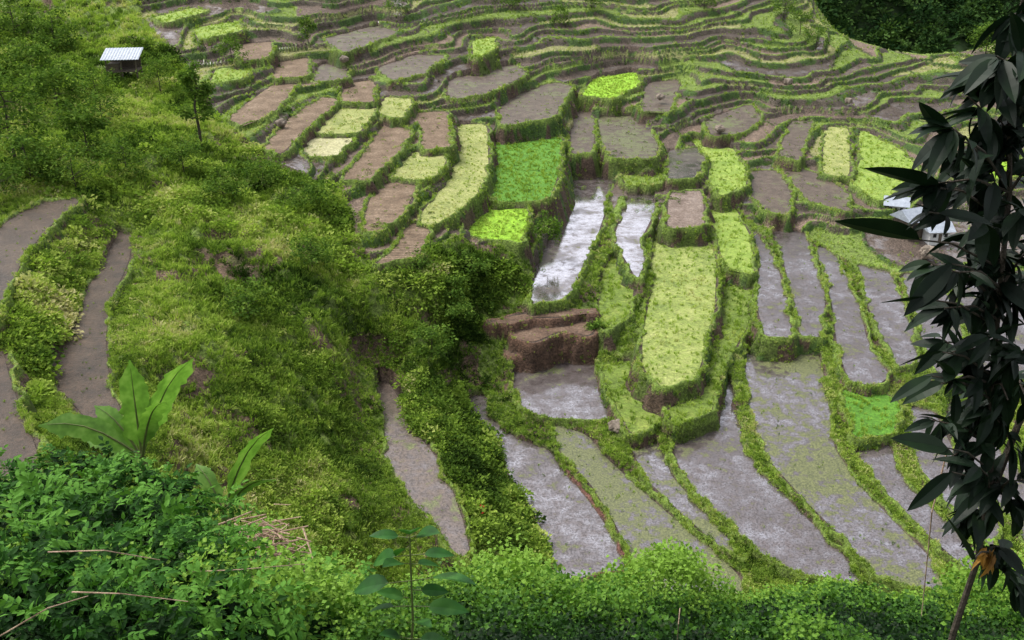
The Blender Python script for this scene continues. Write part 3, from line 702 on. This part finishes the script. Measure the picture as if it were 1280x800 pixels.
# ---- banana plants
BN=leafmat('banana_leaf',[(.10,.20,.035),(.15,.30,.05),(.24,.40,.09)],'fine',.4,.35,.4)
BS=simplemat('banana_stem',(.08,.12,.03),(.16,.17,.06),5,.6,.3)
def banana(name,u,v,y,leaves,seed):
    R=random.Random(seed);m=MB();top=Vector(at_y(u,v,y));gz=max(float(Hf(top.x,y)),float(H0(top.x,y)))
    v_,f=tube([(top.x,y,gz-.2),(top.x+.03,y,(gz+top.z)/2),tuple(top)],[.16,.12,.07],9);m.add(v_,f,0)
    for (du,dv,dyy,Wd) in leaves:
        e=Vector(at_y(u+du,v+dv,y+dyy));d=e-top;L=d.length;n_=22
        up=Vector((0,0,1))
        if abs(d.x)<.3*L: side=Vector((1,.25,0)).normalized()
        else: side=(d.cross(up).normalized()*.6+Vector((-math.copysign(.75,d.x)*d.z/L,-.1,abs(d.x)/L*.75))).normalized()
        arch=Vector((0,0,1))*L*.16
        vs=[];fs=[]
        for i in range(n_+1):
            t=i/n_;c=top+d*t+arch*math.sin(math.pi*t)*(1 if abs(d.x)>.3*L else .1)
            w=Wd*.5*max(0,(sstep(.08,.3,t)*(1-sstep(.72,1.02,t))))+.012
            w1=w*R.uniform(.72,1.05);w2=w*R.uniform(.72,1.05)
            vs+=[c-side*w1-up*w1*.15,c,c+side*w2-up*w2*.15]
        for i in range(n_):
            a=i*3;b=a+3;fs+=[(a,b,b+1,a+1),(a+1,b+1,b+2,a+2)]
        m.add(vs,fs,1)
        mp=[vs[i*3+1]+Vector((0,-.01,.012)) for i in range(0,n_+1,4)];vv,ff=tube(mp,[.03,.025,.02,.014,.008,.004],5);m.add(vv,ff,0)
    m.obj(name,[BS,BN])
banana('banana_plant',178,572,17,[(-16,-122,0,.62),(64,-124,.6,.72),(-75,-25,.5,.5),(-130,-40,-.5,.5),(-50,25,-1,.45),(30,-70,-.8,.4),(-60,-65,.3,.4)],1)
banana('banana_plant',280,640,17,[(62,-105,0,.45),(-35,-60,.5,.35),(70,-40,-.4,.35)],2)
# ---- big-leaf sapling
SL=leafmat('sapling_leaf',[(.012,.05,.01),(.025,.1,.016),(.06,.17,.03)],'fine',.45,.3,.15)
m=MB();R=random.Random(9);y0=6.0
b=Vector(at_y(505,830,y0));b.z=float(Hf(b.x,y0))-.1;tp=Vector(at_y(512,672,y0))
pth=[b,b.lerp(tp,.5)+Vector((.04,0,0)),tp];v,f=tube(pth,[.014,.01,.006],6);m.add(v,f,0)
for (ds,u1,v1) in [(1,468,668),(1,545,660),(.98,512,648),(.9,455,700),(.9,572,690),(.85,480,700),(.85,545,705),(.75,430,735),(.75,600,715),(.7,560,740),(.6,455,760),(.6,590,760),(.5,540,775),(.95,500,690),(.65,490,745),(.4,480,790),(.4,560,800)]:
    a=b.lerp(tp,ds);e=Vector(at_y(u1,v1,y0+R.uniform(-.3,.3)));d=e-a;L=max(.22,d.length*.65)
    v,f=tube([a,a+d*.35],[.004,.003],4);m.add(v,f,0)
    vv,ff=leaf(L,L*.48,.3,.15,6);m.add(vv,ff,1,orient(a+d*.3,d+Vector((0,0,.05)),R.uniform(-.5,.5)))
m.obj('broadleaf_sapling',[BS,SL])
# ---- stick pile, twigs
ST=simplemat('dry_sticks',(.16,.095,.06),(.5,.36,.26),9,.85,.3)
x,y,z=[float(q) for q in at_y(330,668,9.2)];print('pile',x,y,z,Hf(x,y))
m=MB()
zb=float(Hf(x,y))
for k in range(260):
    hh=R.uniform(0,1)**.7
    c=Vector((x+R.gauss(0,.22)*(1.3-.5*hh),y+R.gauss(0,.16),zb+(z-zb+.12)*hh));a=R.gauss(0,.5);L=R.uniform(.15,.45)
    d=Vector((math.cos(a),math.sin(a),R.gauss(0,.2)))*L;r_=R.uniform(.005,.014);v,f=tube([c-d*.5,c+d*.5],[r_,r_*.7],5);m.add(v,f,0)
m.obj('stick_pile',[ST])
m=MB()
for (a,b_,c_,yy) in [((60,690),(130,688),(200,700),5.5),((90,740),(150,742),(235,752),5),((235,715),(300,712),(380,705),6.5),((1185,560),(1165,640),(1152,770),4.5),((850,760),(848,780),(846,810),7),((0,795),(60,760),(110,745),4.8)]:
    p=[Vector(at_y(*a,yy)),Vector(at_y(*b_,yy-.1)),Vector(at_y(*c_,yy+.1))];v,f=tube(p,[.005,.004,.003],5);m.add(v,f,0)
m.obj('bare_twigs',[ST])
RD=simplemat('red_petal',(.5,.01,.01),(.7,.03,.02),5,.5,.1)
m=MB();x,y,z=hit(597,668,H0,26,200)
for k in range(36):
    vv,ff=leaf(.2,.09,.3,.1,3);m.add(vv,ff,0,orient((x+R.gauss(0,.3),y+R.gauss(0,.3),z+1.0+R.gauss(0,.35)),(R.gauss(0,1),R.gauss(0,1),R.gauss(.3,.6)),0))
m.obj('red_flowers',[RD])
# ------------------------------------------------------------------ buildings
def box(m,c,s,mi=0,M=None):
    x,y,z=s[0]/2,s[1]/2,s[2]/2
    v=[(c[0]+a*x,c[1]+b*y,c[2]+d*z) for a in(-1,1) for b in(-1,1) for d in(-1,1)]
    f=[(0,1,3,2),(4,6,7,5),(0,4,5,1),(2,3,7,6),(0,2,6,4),(1,5,7,3)]
    m.add(v,f,mi,M)
WOOD=simplemat('weathered_wood',(.06,.045,.035),(.15,.12,.09),6,.85,.4)
TIN=simplemat('corrugated_tin',(.24,.27,.33),(.4,.44,.5),3,.5,.3,.1,.4)
DARK=simplemat('dark_opening',(.01,.01,.01),(.02,.02,.02))
WH=simplemat('whitewashed_wall',(.5,.5,.5),(.7,.7,.7),2)
def empty(name,loc,rz):
    e=bpy.data.objects.new(name,None);scn.collection.objects.link(e);e.location=loc;e.rotation_euler=(0,0,rz);return e
def shed(u,v,rz=.1,s=1):
    x,y,z=hit(u,v,H0,26,330);e=empty('field_hut',(x,y,z+.2),rz)
    m=MB()
    for a in(-1.5,0,1.5):
        for b in(-1.1,1.1): box(m,(a,b,.9),(.14,.14,2.2 if b<0 else 2.9))
    m.obj('posts',[WOOD],parent=e)
    m=MB();box(m,(0,0,.55),(3.2,2.4,.12));box(m,(0,1.05,1.2),(3.0,.06,1.2));box(m,(-.9,-.2,.95),(1.1,1.4,.7));m.obj('floor_and_wall',[WOOD],parent=e)
    m=MB();n_=26
    vs=[];fs=[]
    for i in range(n_+1):
        a=-1.95+3.9*i/n_;h=.05*(i%2)
        vs+=[(a,-1.6,1.85+h),(a,1.5,2.55+h),(a,1.5,2.5+h),(a,-1.6,1.8+h)]
    for i in range(n_):
        q=i*4
        for k in range(4): fs.append((q+k,q+4+k,q+4+(k+1)%4,q+(k+1)%4))
    fs+=[(0,1,2,3),(n_*4,n_*4+3,n_*4+2,n_*4+1)]
    m.add(vs,fs);m.obj('tin_roof',[TIN],parent=e);e.scale=(s,s,s)
shed(157,96,.12,.95)
def house(u,v,w,d,h,rz,wallm):
    x,y,z=hit(u,v,H0,26,330);e=empty('village_house',(x,y,z),rz)
    m=MB();box(m,(0,0,h/2-.3),(w,d,h+.6));m.obj('walls',[wallm],parent=e)
    m=MB();r=h*.5;o=.35
    v=[(-w/2-o,-d/2-o,h-.1),(w/2+o,-d/2-o,h-.1),(w/2+o,0,h+r),(-w/2-o,0,h+r),(-w/2-o,d/2+o,h-.1),(w/2+o,d/2+o,h-.1)]
    m.add(v,[(0,1,2,3),(3,2,5,4),(0,3,4),(1,5,2)]);m.obj('roof',[TIN],parent=e)
    m=MB()
    for a in(-.28,.28): box(m,(a*w,-d/2-.01,h*.58),(w*.16,.06,h*.3))
    m.obj('windows',[DARK],parent=e)
    m=MB();box(m,(0,-d/2-.012,h*.36),(w*.15,.07,h*.72));m.obj('door',[WOOD],parent=e)
house(1138,292,2.6,2.2,1.7,.4,WOOD);house(1118,268,1.8,1.6,1.2,-.3,WH);house(1258,44,2.6,2.2,1.5,.2,WH);house(1168,300,2.0,1.8,1.2,.1,WH)
RK=simplemat('rock',(.12,.09,.07),(.26,.22,.18),2,.9,.8)
for (u,v,s) in [(825,125,.5),(985,105,.6),(900,165,.6),(1160,320,.8),(352,158,.5),(560,395,.3),(1225,330,.8),(770,540,.6),(1060,130,.5),(430,78,.5)]:
    x,y,z=hit(u,v,H0,26,330)
    bpy.ops.mesh.primitive_ico_sphere_add(subdivisions=3,radius=s,location=(x,y,z+.3));o=bpy.context.object;o.name='boulder'
    for q in o.data.vertices:
        c=q.co;c*=1+.35*(random.random()-.5)*.4+.25*math.sin(c.x*5/s+u)*math.cos(c.y*4/s);c.z*=.75
    o.data.materials.append(RK)
# ------------------------------------------------------------------ light
w=bpy.data.worlds.new('World');scn.world=w;w.use_nodes=True;nt=w.node_tree
bg=nt.nodes['Background'];sk=nt.nodes.new('ShaderNodeTexSky');sk.sky_type='NISHITA';sk.sun_disc=False
EL,AZ=math.radians(58),math.radians(-60)
sk.sun_elevation=EL;sk.sun_rotation=AZ;sk.dust_density=4;sk.air_density=1.2
hs=nt.nodes.new('ShaderNodeHueSaturation');hs.inputs['Saturation'].default_value=.25;hs.inputs['Value'].default_value=1.9
nt.links.new(sk.outputs[0],hs.inputs['Color']);nt.links.new(hs.outputs[0],bg.inputs[0]);bg.inputs[1].default_value=.15
sun=bpy.data.lights.new('sun','SUN');sun.energy=2.6;sun.angle=math.radians(18);sun.color=(1,.96,.86)
so=bpy.data.objects.new('sun',sun);scn.collection.objects.link(so)
d=Vector((math.sin(AZ)*math.cos(EL),math.cos(AZ)*math.cos(EL),math.sin(EL)))
so.rotation_euler=d.to_track_quat('Z','Y').to_euler()
cam=bpy.data.cameras.new('camera');co=bpy.data.objects.new('camera',cam);scn.collection.objects.link(co)
cam.sensor_width=36;cam.lens=36*F/1280;cam.clip_end=2000;cam.clip_start=.1
co.rotation_euler=(math.radians(65),0,0);scn.camera=co
scn.view_settings.view_transform='Standard';scn.view_settings.look='None';scn.view_settings.exposure=0
print('done',time.time()-T0)
